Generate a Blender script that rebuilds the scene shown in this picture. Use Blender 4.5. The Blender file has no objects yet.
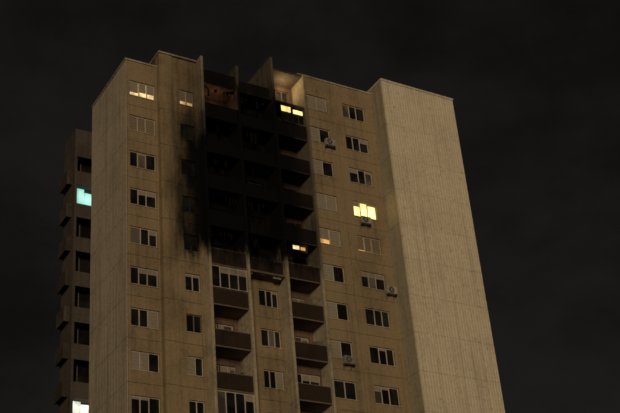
import bpy, math, random
from mathutils import Vector, Matrix
random.seed(7)
sc=bpy.context.scene
CZ=1.7; FH=2.78
def zc(n): return 51.0+CZ-FH*n          # window centre height of storey n (0 = top)
def zf(n): return 49.6+CZ-FH*n          # floor level of storey n

# ---------------- materials ----------------
def nt(mat):
    mat.use_nodes=True; t=mat.node_tree; t.nodes.clear(); return t
class N:
    def __init__(s,t): s.t=t
    def n(s,typ,**kw):
        x=s.t.nodes.new(typ)
        for k,v in kw.items(): setattr(x,k,v)
        return x
    def l(s,a,b): s.t.links.new(a,b)
    def math(s,op,a,b=None,c=None,clamp=False):
        m=s.n('ShaderNodeMath',operation=op); m.use_clamp=clamp
        for i,v in enumerate((a,b,c)):
            if v is None: continue
            if isinstance(v,(int,float)): m.inputs[i].default_value=v
            else: s.l(v,m.inputs[i])
        return m.outputs[0]
    def sm(s,v,a,b):
        m=s.n('ShaderNodeMapRange',interpolation_type='SMOOTHSTEP')
        s.l(v,m.inputs[0]); m.inputs[1].default_value=a; m.inputs[2].default_value=b
        return m.outputs[0]
    def noise(s,vec,scale,detail=4,rough=.6,mapscale=None):
        if mapscale:
            mp=s.n('ShaderNodeMapping'); s.l(vec,mp.inputs[0]); mp.inputs['Scale'].default_value=mapscale; vec=mp.outputs[0]
        x=s.n('ShaderNodeTexNoise'); s.l(vec,x.inputs['Vector'])
        x.inputs['Scale'].default_value=scale; x.inputs['Detail'].default_value=detail; x.inputs['Roughness'].default_value=rough
        return x.outputs[0]
    def mix(s,f,a,b):
        m=s.n('ShaderNodeMix',data_type='RGBA')
        if isinstance(f,(int,float)): m.inputs[0].default_value=f
        else: s.l(f,m.inputs[0])
        for i,v in ((6,a),(7,b)):
            if isinstance(v,tuple): m.inputs[i].default_value=(*v,1)
            else: s.l(v,m.inputs[i])
        return m.outputs[2]
def surf(name,base,dirt=(.12,.10,.08),dirtamt=.5,streak=.4,soot=1.0,rough=.9,bump=.15,spots=0.0,big_amt=1.0):
    m=bpy.data.materials.new(name); t=nt(m); g=N(t)
    co=g.n('ShaderNodeTexCoord').outputs['Object']
    sep=g.n('ShaderNodeSeparateXYZ'); g.l(co,sep.inputs[0]); X,Z=sep.outputs[0],sep.outputs[2]
    big=g.noise(co,.35,5,.65); fine=g.noise(co,5.0,6,.8); st=g.noise(co,1.0,5,.7,(2.6,2.6,.10))
    d1=g.math('MULTIPLY',g.sm(big,.42,.68),dirtamt*big_amt)
    d2=g.math('MULTIPLY',g.sm(st,.45,.72),streak)
    d3=g.math('MULTIPLY',g.sm(fine,.40,.64),dirtamt*.85)
    d=g.math('ADD',g.math('ADD',d1,d2),d3,clamp=True)
    col=g.mix(d,base,dirt)
    if spots:
        sp=g.noise(co,3.4,3,.8,(1,1,.8))
        col=g.mix(g.math('MULTIPLY',g.sm(sp,.62,.70),spots),col,(.07,.055,.045))
    if soot:
        n1=g.noise(co,.6,5,.7,(1.3,1.3,.3)); w=g.math('MULTIPLY',g.math('SUBTRACT',n1,.5),3.0)
        Xn=g.math('ADD',X,w); n2=g.noise(co,.9,4,.7,(1.6,1.6,.5)); Zn=g.math('ADD',Z,g.math('MULTIPLY',g.math('SUBTRACT',n2,.5),5.0))
        a=g.sm(Xn,26.8,29.3)
        b=g.math('SUBTRACT',1,g.math('MULTIPLY',g.sm(Xn,36.0,37.8),.34))
        b2=g.math('SUBTRACT',1,g.sm(X,37.95,39.0))
        c=g.sm(Zn,36.7,39.2)
        lefty=g.math('SUBTRACT',1,g.sm(X,29.7,30.3))
        tf=g.math('SUBTRACT',1,g.math('MULTIPLY',g.math('MULTIPLY',lefty,g.sm(Zn,46.5,50.5)),.5))
        top=g.math('SUBTRACT',1,g.math('MULTIPLY',g.sm(Zn,50.5,54.0),.25))
        mk=g.math('MULTIPLY',g.math('MULTIPLY',g.math('MULTIPLY',a,b),g.math('MULTIPLY',c,tf)),g.math('MULTIPLY',b2,top))
        gz=g.math('MULTIPLY',g.math('MULTIPLY',g.sm(Xn,27.0,29.6),b2),g.math('MULTIPLY',g.sm(Zn,32,41),.3))
        mk=g.math('MULTIPLY',g.math('MAXIMUM',mk,gz),soot,clamp=True)
        col=g.mix(mk,col,(.004,.0037,.0037))
    bs=g.n('ShaderNodeBsdfPrincipled'); g.l(col,bs.inputs['Base Color']); bs.inputs['Roughness'].default_value=rough
    bs.inputs['Specular IOR Level'].default_value=.15
    bp=g.n('ShaderNodeBump'); bp.inputs['Strength'].default_value=bump; bp.inputs['Distance'].default_value=.03
    g.l(fine,bp.inputs['Height']); g.l(bp.outputs[0],bs.inputs['Normal'])
    o=g.n('ShaderNodeOutputMaterial'); g.l(bs.outputs[0],o.inputs[0]); return m
def emis(name,c1,c2,stren,scale=(6,6,.4),nz=1.6,lo=.3,amp=1.0):
    m=bpy.data.materials.new(name); t=nt(m); g=N(t)
    co=g.n('ShaderNodeTexCoord').outputs['Object']
    a=g.noise(co,1.0,3,.5,scale); b=g.noise(co,nz,3,.6)
    col=g.mix(g.sm(a,.35,.65),c1,c2)
    s=g.math('MULTIPLY',g.math('ADD',lo,g.math('MULTIPLY',g.sm(b,.3,.7),amp)),stren)
    bs=g.n('ShaderNodeBsdfPrincipled'); g.l(col,bs.inputs['Base Color']); g.l(col,bs.inputs['Emission Color']); g.l(s,bs.inputs['Emission Strength'])
    bs.inputs['Roughness'].default_value=.8
    o=g.n('ShaderNodeOutputMaterial'); g.l(bs.outputs[0],o.inputs[0]); return m
def glass(name,c,rough=.08):
    m=bpy.data.materials.new(name); t=nt(m); g=N(t)
    co=g.n('ShaderNodeTexCoord').outputs['Object']
    a=g.noise(co,.8,2,.5)
    col=g.mix(g.sm(a,.4,.65),c,tuple(min(1,v*2.4) for v in c))
    bs=g.n('ShaderNodeBsdfPrincipled'); g.l(col,bs.inputs['Base Color']); bs.inputs['Roughness'].default_value=rough
    o=g.n('ShaderNodeOutputMaterial'); g.l(bs.outputs[0],o.inputs[0]); return m
M={
 'facade':surf('facade_concrete',(.38,.285,.165),dirt=(.15,.112,.07),dirtamt=.38,streak=.36),
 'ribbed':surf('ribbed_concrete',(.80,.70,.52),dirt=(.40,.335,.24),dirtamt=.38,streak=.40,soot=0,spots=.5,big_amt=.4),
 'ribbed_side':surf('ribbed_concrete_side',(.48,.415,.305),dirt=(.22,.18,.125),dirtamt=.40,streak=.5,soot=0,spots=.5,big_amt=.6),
 'fin':surf('fin_concrete',(.58,.49,.34),dirt=(.19,.155,.11),dirtamt=.42,streak=.45),
 'joint':surf('dark_joint_mortar',(.12,.10,.07),soot=1),  # dark mortar tone of the backing behind the panel joints
 'parapet':surf('brown_balcony_panel',(.050,.032,.023),dirt=(.024,.017,.013),soot=1),
 'recess':surf('balcony_inner_wall',(.24,.145,.095),dirt=(.09,.06,.045),soot=1),
 'slab':surf('balcony_slab_concrete',(.21,.165,.12),soot=1),
 'frame':surf('window_frame_paint',(.58,.52,.42),dirt=(.2,.17,.13),dirtamt=.3,streak=.2,soot=.97,bump=0),
 'frame_dim':surf('old_window_frame_paint',(.20,.17,.13),dirt=(.1,.08,.06),dirtamt=.3,streak=.2,soot=1,bump=0),
 'blind':surf('roller_blind',(.38,.33,.25),dirt=(.24,.2,.15),dirtamt=.4,streak=.2,soot=.9,bump=0),
 'blind2':surf('roller_blind_ochre',(.29,.22,.14),dirt=(.18,.14,.09),dirtamt=.4,streak=.2,soot=.9,bump=0),
 'glass':glass('dark_glass',(.010,.009,.009)),
 'curtain':glass('curtained_glass',(.07,.058,.045),.35),
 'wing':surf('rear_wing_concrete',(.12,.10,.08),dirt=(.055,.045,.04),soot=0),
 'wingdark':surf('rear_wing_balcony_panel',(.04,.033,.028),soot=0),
 'lit':emis('lit_window_warm',(1,.66,.18),(1,.84,.36),1.7,nz=1.1,lo=.4),
 'litstrip':emis('lit_window_gap',(1,.66,.26),(1,.82,.45),.9,nz=2.2),
 'litsoft':emis('lit_window_gap_soft',(1,.55,.22),(1,.7,.35),.42,nz=2.2),
 'litorange':emis('lit_window_orange',(1,.42,.12),(1,.58,.2),.55),
 'litdim':emis('lit_window_dim',(.9,.45,.16),(.7,.33,.1),.05),
 'cyan':emis('lit_loggia_fluorescent',(.36,.84,.76),(.5,.95,.88),.75,(1,1,1),nz=.5,lo=.6,amp=.5),
 'white':emis('lit_loggia_white',(1,.98,.82),(.9,1,.9),1.1,(2,2,2)),
 'metal':surf('air_conditioner_casing',(.45,.43,.38),dirt=(.2,.18,.15),dirtamt=.4,streak=.5,soot=0,rough=.5,bump=0),
 'grille':surf('air_conditioner_grille',(.06,.06,.06),soot=0,rough=.5,bump=0),
 'ground':surf('ground_asphalt',(.05,.05,.05),dirt=(.03,.03,.03),soot=0),
}
# ---------------- geometry batches ----------------
class Batch:
    def __init__(s): s.v=[];s.f=[]
    def box(s,x0,x1,y0,y1,z0,z1):
        i=len(s.v)
        s.v+=[(x0,y0,z0),(x1,y0,z0),(x1,y1,z0),(x0,y1,z0),(x0,y0,z1),(x1,y0,z1),(x1,y1,z1),(x0,y1,z1)]
        s.f+=[tuple(i+k for k in q) for q in ((0,3,2,1),(4,5,6,7),(0,1,5,4),(1,2,6,5),(2,3,7,6),(3,0,4,7))]
B={}
def box(part,mat,*a):
    B.setdefault((part,mat),Batch()).box(*a)
building=bpy.data.objects.new('apartment_tower_block',None); sc.collection.objects.link(building)
def flush():
    for (part,mat),b in B.items():
        me=bpy.data.meshes.new(part); me.from_pydata(b.v,[],b.f); me.materials.append(M[mat]); me.update()
        o=bpy.data.objects.new(part,me); sc.collection.objects.link(o); o.parent=building
def corr(part,mat,axis,a0,a1,plane,back,z0,z1,pitch=.24,depth=.045):
    """corrugated panel. axis 'x': faces -Y at plane ; axis 'y': faces -X at plane"""
    b=B.setdefault((part,mat),Batch()); n=max(1,round((a1-a0)/pitch)); p=(a1-a0)/n
    pts=[]
    for k in range(n):
        a=a0+k*p
        pts+=[(a,0),(a+.5*p,0),(a+.62*p,depth),(a+.88*p,depth)]
    pts.append((a1,0)); 
    def P(a,d,z): return (a,plane+d,z) if axis=='x' else (plane+d,a,z)
    i=len(b.v)
    for (a,d) in pts: b.v.append(P(a,d,z0)); b.v.append(P(a,d,z1))
    m=len(pts)
    for k in range(m-1): b.f.append((i+2*k,i+2*k+2,i+2*k+3,i+2*k+1))
    j=len(b.v); b.v+=[P(a1,back-plane,z0),P(a1,back-plane,z1),P(a0,back-plane,z0),P(a0,back-plane,z1)]
    b.f.append(tuple([i+2*k for k in range(m)]+[j,j+2])); b.f.append(tuple([i+2*k+1 for k in range(m)]+[j+1,j+3]))
    b.f.append((i+2*(m-1),j,j+1,i+2*(m-1)+1)); b.f.append((j+2,i,i+1,j+3))

def wallrow(part,mat,x0,x1,y,th,z0,z1,ops):
    """one storey panel y..y+th with openings [(xa,xb,za,zb)] sorted"""
    g=.011; z0+=g; z1-=g; x=x0+g; x1-=g
    for (xa,xb,za,zb) in ops:
        box(part,mat,x,xa-g,y,y+th,z0,z1)
        box(part,mat,xa,xb,y,y+th,z0,za)
        box(part,mat,xa,xb,y,y+th,zb,z1)
        x=xb+g
    box(part,mat,x,x1,y,y+th,z0,z1)
def window(x0,x1,z0,z1,y,state,panes=3,fr='frame'):
    yf=y+.10; w=.055
    f='frame_dim' if state in('s','S') else fr
    box('window_frames',f,x0,x1,yf,yf+.06,z0,z0+w); box('window_frames',f,x0,x1,yf,yf+.06,z1-w,z1)
    box('window_sills','fin',x0-.04,x1+.04,y-.05,y+.1,z0-.06,z0-.005)
    n=panes; ws=[1.0]*n
    if n==3: ws=[.8,.8,1.0] if random.random()<.6 else [1,.8,.8]
    s=sum(ws); e=[x0]
    for q in ws: e.append(e[-1]+q/s*(x1-x0))
    for k,xx in enumerate(e):
        a=max(x0,xx-w*(.5 if 0<k<n else 1)); 
        if k==0: a=x0
        if k==n: a=x1-w
        ww= w if k in(0,n) else w*1.3
        box('window_frames',f,a,a+ww,yf-.003,yf+.063,z0+w,z1-w)
    for k in range(n):
        a,b=e[k]+.03,e[k+1]-.03
        mat='glass'; bl=0.0; bm='blind'
        if state=='d': mat='curtain' if random.random()<.25 else 'glass'; bl=random.choice([0,0,0,.15,.3])
        elif state in('s','S'): mat='glass'
        elif state=='b': bl=1.0
        elif state=='o': bl=1.0; bm='blind2'
        elif state=='h': bl=random.uniform(.4,.6)
        elif state=='l': bl=1.0 if k<n/2-.01 else 0
        elif state=='r': bl=1.0 if k>=n/2-.01 else 0
        elif state=='L': mat=('lit','lit','lit')[k%3]; bl=(.3,.0,.1)[k%3]
        elif state=='g': mat='litstrip'; bl=(.74,.64,.64)[k%3]
        elif state=='G': mat='litsoft' ; bl=.72
        elif state=='q': mat='litorange' if k==0 else 'curtain'; bl=.68 if k==0 else 1; bm='blind'
        elif state=='v': mat='litorange' if k==0 else 'litdim'; bl=.90 if k<2 else 1; bm='blind2'
        box('window_panes',mat,a,b,yf+.03,yf+.04,z0+.03,z1-.03)
        if bl>0:
            h=(z1-z0-.08)*bl
            nsl=max(1,int(h/.11))
            for q in range(nsl):
                zz=z1-.04-h*(q+1)/nsl
                box('roller_blinds',bm,a+.02,b-.02,yf+.005+.006*(q%2),yf+.028,zz+.004,zz+h/nsl-.003)
NF=19
Y0=64.0
# ---- left bay ----
stL={1:'g',2:'o',3:'d',4:'d',5:'d',6:'d',7:'r',8:'l',9:'d'}
st2={1:'G',2:'s',3:'s',4:'s',5:'s',6:'d',7:'s',8:'l',9:'d'}
stB={6:'d',7:'d',8:'r'}
stP={0:'b',1:'l',2:'l',3:'b',4:'q',5:'l',6:'l',7:'l',8:'d'}
stQ={0:'d',1:'d',2:'d',3:'L',4:'v',5:'d',6:'d',7:'d',8:'d'}
rnd=lambda:random.choice('dddlrbho')
X0=24.74; TX0,TX1,TY=44.45,51.05,62.45
RL=52.1; R2=53.1; RR=54.85; TW=55.15
for n in range(1,NF):
    z0,z1=zf(n),zf(n)+FH; c=zc(n)
    if n==1: z1=RL
    if n==NF-1: z0=0
    wz0,wz1=c-.6,c+.6
    wallrow('facade_panels','facade',X0+.07,27.0,Y0,.25,z0,z1,[(25.02,26.82,wz0,wz1)])
    window(25.02,26.82,wz0,wz1,Y0,stL.get(n,rnd()),3)
    z1b=R2 if n==1 else zf(n)+FH
    y2=63.6
    wallrow('facade_panels','facade',27.0,27.95,y2,.65,z0,z1b,[])
    wallrow('facade_panels','facade',27.95,29.8,y2+.08,.5,z0,z1b,[(28.48,29.5,wz0,wz1)])
    window(28.48,29.5,wz0,wz1,y2+.08,st2.get(n,rnd()),2)
for n in range(0,NF):
    z0,z1=zf(n),zf(n)+FH; c=zc(n)
    if n==0: z1=RR
    if n==NF-1: z0=0
    wz0,wz1=c-.62,c+.62
    for (xa,xb,st,xl,xr,pn) in ((38.75,40.45,stP,38.1,41.1,2),(41.8,43.72,stQ,41.1,TX0,3)):
        wallrow('facade_panels','facade',xl,xr,Y0,.25,z0,z1,[(xa,xb,wz0,wz1)])
        window(xa,xb,wz0,wz1,Y0,st.get(n,rnd()),pn)
box('wall_core','joint',X0+.12,27.0,Y0+.24,66.5,0,RL-.02)
box('wall_core','joint',27.0,29.78,Y0+.26,66.5,0,R2-.02)
box('wall_core','joint',38.12,44.5,Y0+.24,66.5,0,RR-.02)
box('roof_edges','fin',X0-.05,27.02,Y0-.06,66.5,RL,RL+.12)
box('roof_edges','fin',26.95,29.76,63.52,66.5,R2,R2+.12)
box('roof_edges','fin',38.12,TX0,Y0-.06,66.5,RR,RR+.12)
# ---- balcony stacks ----
fins=[(29.87,53.25),(32.57,53.1),(35.385,54.75),(38.0,54.1)]
for i,(x,zt) in enumerate(fins):
    box('fin_walls','fin',x-.09,x+.09,62.92,66.3,0,zt)
    if i>0 and i<3: box('fin_walls','fin',x-.11,x+.11,62.90,66.3,zt,zt+.08)
def slab(x0,x1,z,yb=64.7): box('balcony_slabs','slab',x0,x1,63.12,yb,z-.15,z)
def parapet(x0,x1,z,y=63.1,part='balcony_parapets',h=1.0):
    box(part,'parapet',x0,x1,y,y+.08,z-.08,z+h-.05)
    box(part,'slab',x0,x1,y-.03,y+.11,z+h-.047,z+h+.01)
    box(part,'slab',x0,x1,y-.03,y+.11,z-.17,z-.083)
def backwall(x0,x1,n,y=64.6,lit=None,door=True):
    z0,z1=zf(n),zf(n)+FH-.17
    w=x1-x0; a=x0+.3; b=x0+.3+w*.30; c_,d=b+.06,x1-.35
    wallrow('balcony_back_walls','recess',x0,x1,y,.2,z0,z1,[(a,b,z0+.08,z0+2.15),(c_,d,z0+.9,z0+2.15)])
    s='s' if n<6 else rnd()
    window(a,b,z0+.08,z0+2.15,y,'s' if n<6 else 'd',1); window(c_,d,z0+.9,z0+2.15,y,s,2)
def glazed(x0,x1,n,state,y=63.12,panes=4):
    z=zf(n); window(x0,x1,z+1.05,z+FH-.2,y-.1,state,panes)
    box('balcony_parapets','slab',x0,x1,y,y+.1,z+FH-.2,z+FH-.17)
def clutter(x0,x1,n):
    r=random.Random(n*7+int(x0*3)); z=zf(n)
    for k in range(r.randint(0,3)):
        a=r.uniform(x0+.1,x1-.6); w=r.uniform(.2,.5); h=r.uniform(.15,.55)
        box('balcony_washing',r.choice(['blind','recess','wingdark','frame_dim']),a,a+w,63.22+k*.05,63.24+k*.05,z+1.02,z+1.02+h)
    if r.random()<.6:
        box('balcony_washing_lines','frame_dim',x0,x1,63.2,63.215,z+1.62,z+1.635)
        box('balcony_washing_lines','frame_dim',x0,x1,63.4,63.415,z+1.62,z+1.635)
A=(29.96,32.48); Bc=(32.66,35.295); C=(35.475,37.91)
for n in range(0,NF):
    z=zf(n)
    slab(*A,z); parapet(*A,z)
    if n>0:
        backwall(*A,n)
        if n in(6,9,12,16): glazed(*A,n,'d')
        elif n>5: clutter(*A,n)
    if n<=5:
        slab(*Bc,z,); 
        if n>0: backwall(*Bc,n)
        if n in(0,1,2,3,5): parapet(*Bc,z,y=63.35)
    else:
        c=zc(n)
        wallrow('facade_panels','facade',Bc[0],Bc[1],Y0,.25,z if n<NF-1 else 0,z+FH,[(33.75,35.15,c-.6,c+.6)])
        window(33.75,35.15,c-.6,c+.6,Y0,stB.get(n,rnd()),3)
    if n==8:
        c=zc(n); wallrow('balcony_back_walls','recess',*C,Y0,.25,z,z+FH,[(35.9,37.8,c-.75,c+.7)]); window(35.9,37.8,c-.75,c+.7,Y0,'d',3); slab(*C,z); parapet(*C,z)
    else:
        slab(*C,z)
        backwall(*C,n)
        if n>0: parapet(*C,z)
        if n>2: clutter(*C,n)
    if n==1: glazed(36.0,37.8,n,'s')
slab(C[0],C[1],zf(-1),66)
for n in range(1,6):
    for st in (A,Bc):
        for k in range(5):
            x=random.uniform(st[0]+.1,st[1]-.2); h=random.uniform(.2,.9)
            box('burnt_debris','frame_dim',x,x+random.uniform(.03,.2),63.6,63.63,zf(n)+FH-.16-h,zf(n)+FH-.16)
for k in range(6):
    x=Bc[0]+.1+k*.4+random.uniform(0,.15); box('burnt_debris','blind',x,x+random.uniform(.05,.3),63.28,63.31,zf(5)-random.uniform(.08,.3),zf(5)-random.uniform(.0,.07))
box('balcony_back_walls','joint',29.99,35.26,64.79,66.4,0,zf(0)-.02)
box('balcony_back_walls','joint',35.48,37.90,64.79,66.4,0,zf(0)+2.6)
box('balcony_back_walls','recess',32.66,35.295,64.6,64.8,zf(0),zf(0)+1.2)
box('balcony_back_walls','recess',29.96,32.48,64.6,64.8,zf(0),zf(0)+1.2)
z=zf(1)
box('window_panes','lit',36.0,36.75,63.09,63.11,z+1.98,z+2.42)
box('window_panes','lit',36.95,37.7,63.09,63.11,z+1.98,z+2.3)
z=zf(5); box('window_frames','frame_dim',36.0,37.2,63.2,63.24,z+2.0,z+2.6)
box('window_panes','litstrip',36.08,36.55,63.17,63.195,z+2.15,z+2.42)
box('window_panes','litorange',36.66,37.0,63.17,63.195,z+2.15,z+2.38)
# ---- left end wall (ribbed) ----
for n in range(1,NF):
    z0,z1=zf(n),zf(n)+FH
    if n==1: z1=RL
    if n==NF-1: z0=0
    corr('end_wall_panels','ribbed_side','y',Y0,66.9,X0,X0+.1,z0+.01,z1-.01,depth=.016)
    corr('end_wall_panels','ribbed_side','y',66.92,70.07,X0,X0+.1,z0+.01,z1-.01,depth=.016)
box('wall_core','joint',X0+.11,27.5,Y0+.3,70.05,0,RL-.03)
box('roof_edges','fin',X0-.05,X0+.4,66.5,70.1,RL,RL+.12)
# ---- main bulk ----
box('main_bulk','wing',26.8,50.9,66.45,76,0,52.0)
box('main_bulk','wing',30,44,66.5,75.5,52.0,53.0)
# ---- rear wing ----
WX=24.38; WY=72.4; WT=51.5; BP=.38
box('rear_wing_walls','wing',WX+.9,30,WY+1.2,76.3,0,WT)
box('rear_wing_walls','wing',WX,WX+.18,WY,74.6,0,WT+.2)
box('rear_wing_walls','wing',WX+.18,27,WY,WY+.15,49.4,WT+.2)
FR=2.64
levels=[44.45+CZ-FR*i for i in range(-2,17)]
for i,c in enumerate(levels):
    f=c-1.35
    if f<0: break
    if f+2.6>WT: continue
    box('rear_wing_walls','wing',WX+.18,27,WY+.0,WY+.12,f-.35,f+.75) 
    box('rear_wing_slabs','slab',WX+.18,27,WY+.12,WY+1.25,f-.1,f)
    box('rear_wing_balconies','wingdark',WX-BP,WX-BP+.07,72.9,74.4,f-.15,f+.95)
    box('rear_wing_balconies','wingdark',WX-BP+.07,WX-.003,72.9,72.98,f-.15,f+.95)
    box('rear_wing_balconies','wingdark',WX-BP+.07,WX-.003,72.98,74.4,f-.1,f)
    m='cyan' if i==2 else ('white' if i==8 else None)
    top=f+2.27
    if m: box('window_panes',m,WX+.2,WX+.88,WY+.5,WY+.54,f+.75,top); box('window_panes',m,WX+.9,26.5,WY+.9,WY+.94,f+.76,top)
    else:
        box('window_panes','glass',WX+.25,26.6,WY+.9,WY+.94,f+.76,top)
        box('window_frames','frame_dim',WX+.25,26.6,WY+.84,WY+.89,f+.76,f+.83); box('window_frames','frame_dim',WX+.7,WX+.76,WY+.84,WY+.89,f+.83,top)
# ---- right stair tower ----
levs=[0]+[zf(n) for n in range(NF-2,-1,-1)]+[TW]
for i in range(len(levs)-1):
    z0,z1=levs[i]+.008,levs[i+1]-.008
    if z1-z0<.1: continue
    corr('stair_tower_panels','ribbed','x',TX0+.02,TX0+3.3,TY,TY+.1,z0,z1,depth=.032)
    corr('stair_tower_panels','ribbed','x',TX0+3.305,TX1-.02,TY,TY+.1,z0,z1,depth=.032)
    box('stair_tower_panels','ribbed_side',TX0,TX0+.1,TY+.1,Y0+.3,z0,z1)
box('stair_tower_core','joint',TX0+.1,TX1-.05,TY+.11,70,0,TW-.02)
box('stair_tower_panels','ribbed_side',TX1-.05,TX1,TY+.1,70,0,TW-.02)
box('roof_edges','ribbed',TX0-.03,TX1+.03,TY-.04,70.05,TW,TW+.16)
for i in range(20):
    x=TX0+.2+i*.32+random.uniform(-.1,.1); box('roof_edges','ribbed_side',x,x+random.uniform(.08,.2),TY+.05,TY+.25,TW+.16,TW+.16+random.uniform(.04,.14))
flush()
def lamp(x,y,z,p,c):
    l=bpy.data.lights.new('ceiling_lamp','POINT'); l.energy=p; l.color=c; l.shadow_soft_size=.08
    o=bpy.data.objects.new('ceiling_lamp',l); o.location=(x,y,z); o.parent=building; sc.collection.objects.link(o)
lamp(36.7,63.9,zf(0)+1.9,85,(1,.72,.36))
lamp(31.2,63.9,zf(1)+1.6,110,(1,.42,.2))
# ---- air conditioners ----
def ac(x,z,y=Y0):
    import bmesh
    w,h,d=.78,.54,.30
    me=bpy.data.meshes.new('air_conditioner'); bm=bmesh.new()
    def bx(x0,x1,y0,y1,z0,z1,mi):
        r=bmesh.ops.create_cube(bm,size=1,matrix=Matrix.Translation(((x0+x1)/2,(y0+y1)/2,(z0+z1)/2))@Matrix.Diagonal((x1-x0,y1-y0,z1-z0,1)))
        fs={f for v in r['verts'] for f in v.link_faces}
        for f in fs: f.material_index=mi
        return r
    r=bx(x-w/2,x+w/2,y-d-.12,y-.12,z,z+h,0)
    es={e for v in r['verts'] for e in v.link_edges}; bmesh.ops.bevel(bm,geom=list(es),offset=.03,segments=2,affect='EDGES')
    for rad,mi,dy in ((.23,1,.006),(.06,0,.02)):
        r=bmesh.ops.create_cone(bm,cap_ends=True,segments=24,radius1=rad,radius2=rad,depth=.02,matrix=Matrix.Translation((x-.1,y-d-.12-dy,z+h/2))@Matrix.Rotation(math.pi/2,4,'X'))
        for f in {f for v in r['verts'] for f in v.link_faces}: f.material_index=mi
    for q in (-.14,-.07,.07,.14):
        bx(x-.1-.2,x-.1+.2,y-d-.142,y-d-.136,z+h/2+q-.006,z+h/2+q+.006,0)
    for q in (-.28,.28):
        bx(x+q-.02,x+q+.02,y-d-.12,y+.01,z-.05,z-.005,1); bx(x+q-.02,x+q+.02,y-.03,y+.01,z-.3,z-.05,1)
    bm.to_mesh(me); bm.free(); me.materials.append(M['metal']); me.materials.append(M['grille'])
    o=bpy.data.objects.new('air_conditioner',me); sc.collection.objects.link(o)
ac(42.5,zc(3)-1.3); ac(40.2,zc(1)-.95); ac(43.95,zc(5)-.95); ac(39.9,zc(7)-1.1)
# ---- ground ----
b=Batch(); b.box(-600,600,-600,600,-.2,0); me=bpy.data.meshes.new('ground'); me.from_pydata(b.v,[],b.f); me.materials.append(M['ground'])
o=bpy.data.objects.new('ground',me); sc.collection.objects.link(o)
# ---- world ----
w=bpy.data.worlds.new('World'); sc.world=w; w.use_nodes=True; t=w.node_tree; t.nodes.clear(); g=N(t)
EL=math.radians(4); AZ=math.radians(30)   # light travels toward (+sin AZ, +cos AZ)
sky=g.n('ShaderNodeTexSky'); sky.sky_type='NISHITA'; sky.sun_disc=False; sky.sun_elevation=EL; sky.sun_rotation=math.pi+AZ
bw=g.n('ShaderNodeRGBToBW'); g.l(sky.outputs[0],bw.inputs[0])
co=g.n('ShaderNodeTexCoord').outputs['Generated']
cl=g.noise(co,3.4,6,.6,(1,1,1.8))
f=g.math('ADD',.62,g.math('MULTIPLY',g.sm(cl,.35,.65),.7))
lum=g.math('ADD',g.math('MULTIPLY',bw.outputs[0],.0015),.0060)
v=g.math('MULTIPLY',lum,f)
col=g.mix(1.0,(0,0,0),(1.0,.92,.88))
vm=g.n('ShaderNodeVectorMath',operation='SCALE'); g.l(col,vm.inputs[0]); g.l(v,vm.inputs['Scale'])
bg=g.n('ShaderNodeBackground'); g.l(vm.outputs[0],bg.inputs[0]); bg.inputs[1].default_value=1
g.l(bg.outputs[0],g.n('ShaderNodeOutputWorld').inputs[0])
s=bpy.data.lights.new('city_glow','SUN'); s.energy=1.04; s.angle=math.radians(14); s.color=(1,.80,.55)  # added directional lamp standing in for warm street light and city glow
so=bpy.data.objects.new('city_glow',s); sc.collection.objects.link(so)
dirv=Vector((math.sin(AZ)*math.cos(EL),math.cos(AZ)*math.cos(EL),-math.sin(EL)))
so.rotation_euler=dirv.to_track_quat('-Z','Y').to_euler()
# ---- camera ----
F=1220.0
r0=Vector((0.86626,-0.49324,-0.07941)).normalized()
r1=Vector((0.19038,0.47286,-0.86033)); r1=(r1-r0*r1.dot(r0)).normalized(); r2=r0.cross(r1)
R=Matrix((r0,-r1,-r2)).transposed()
cam=bpy.data.cameras.new('camera'); co_=bpy.data.objects.new('camera',cam); sc.collection.objects.link(co_)
co_.matrix_world=Matrix.Translation((-.35,3.07,1.65))@R.to_4x4()
cam.sensor_width=36; cam.lens=F/620*36; cam.clip_end=3000
cam.dof.use_dof=True; cam.dof.focus_distance=20; cam.dof.aperture_fstop=2.9
sc.camera=co_
sc.view_settings.view_transform='Standard'; sc.view_settings.look='None'; sc.view_settings.exposure=0
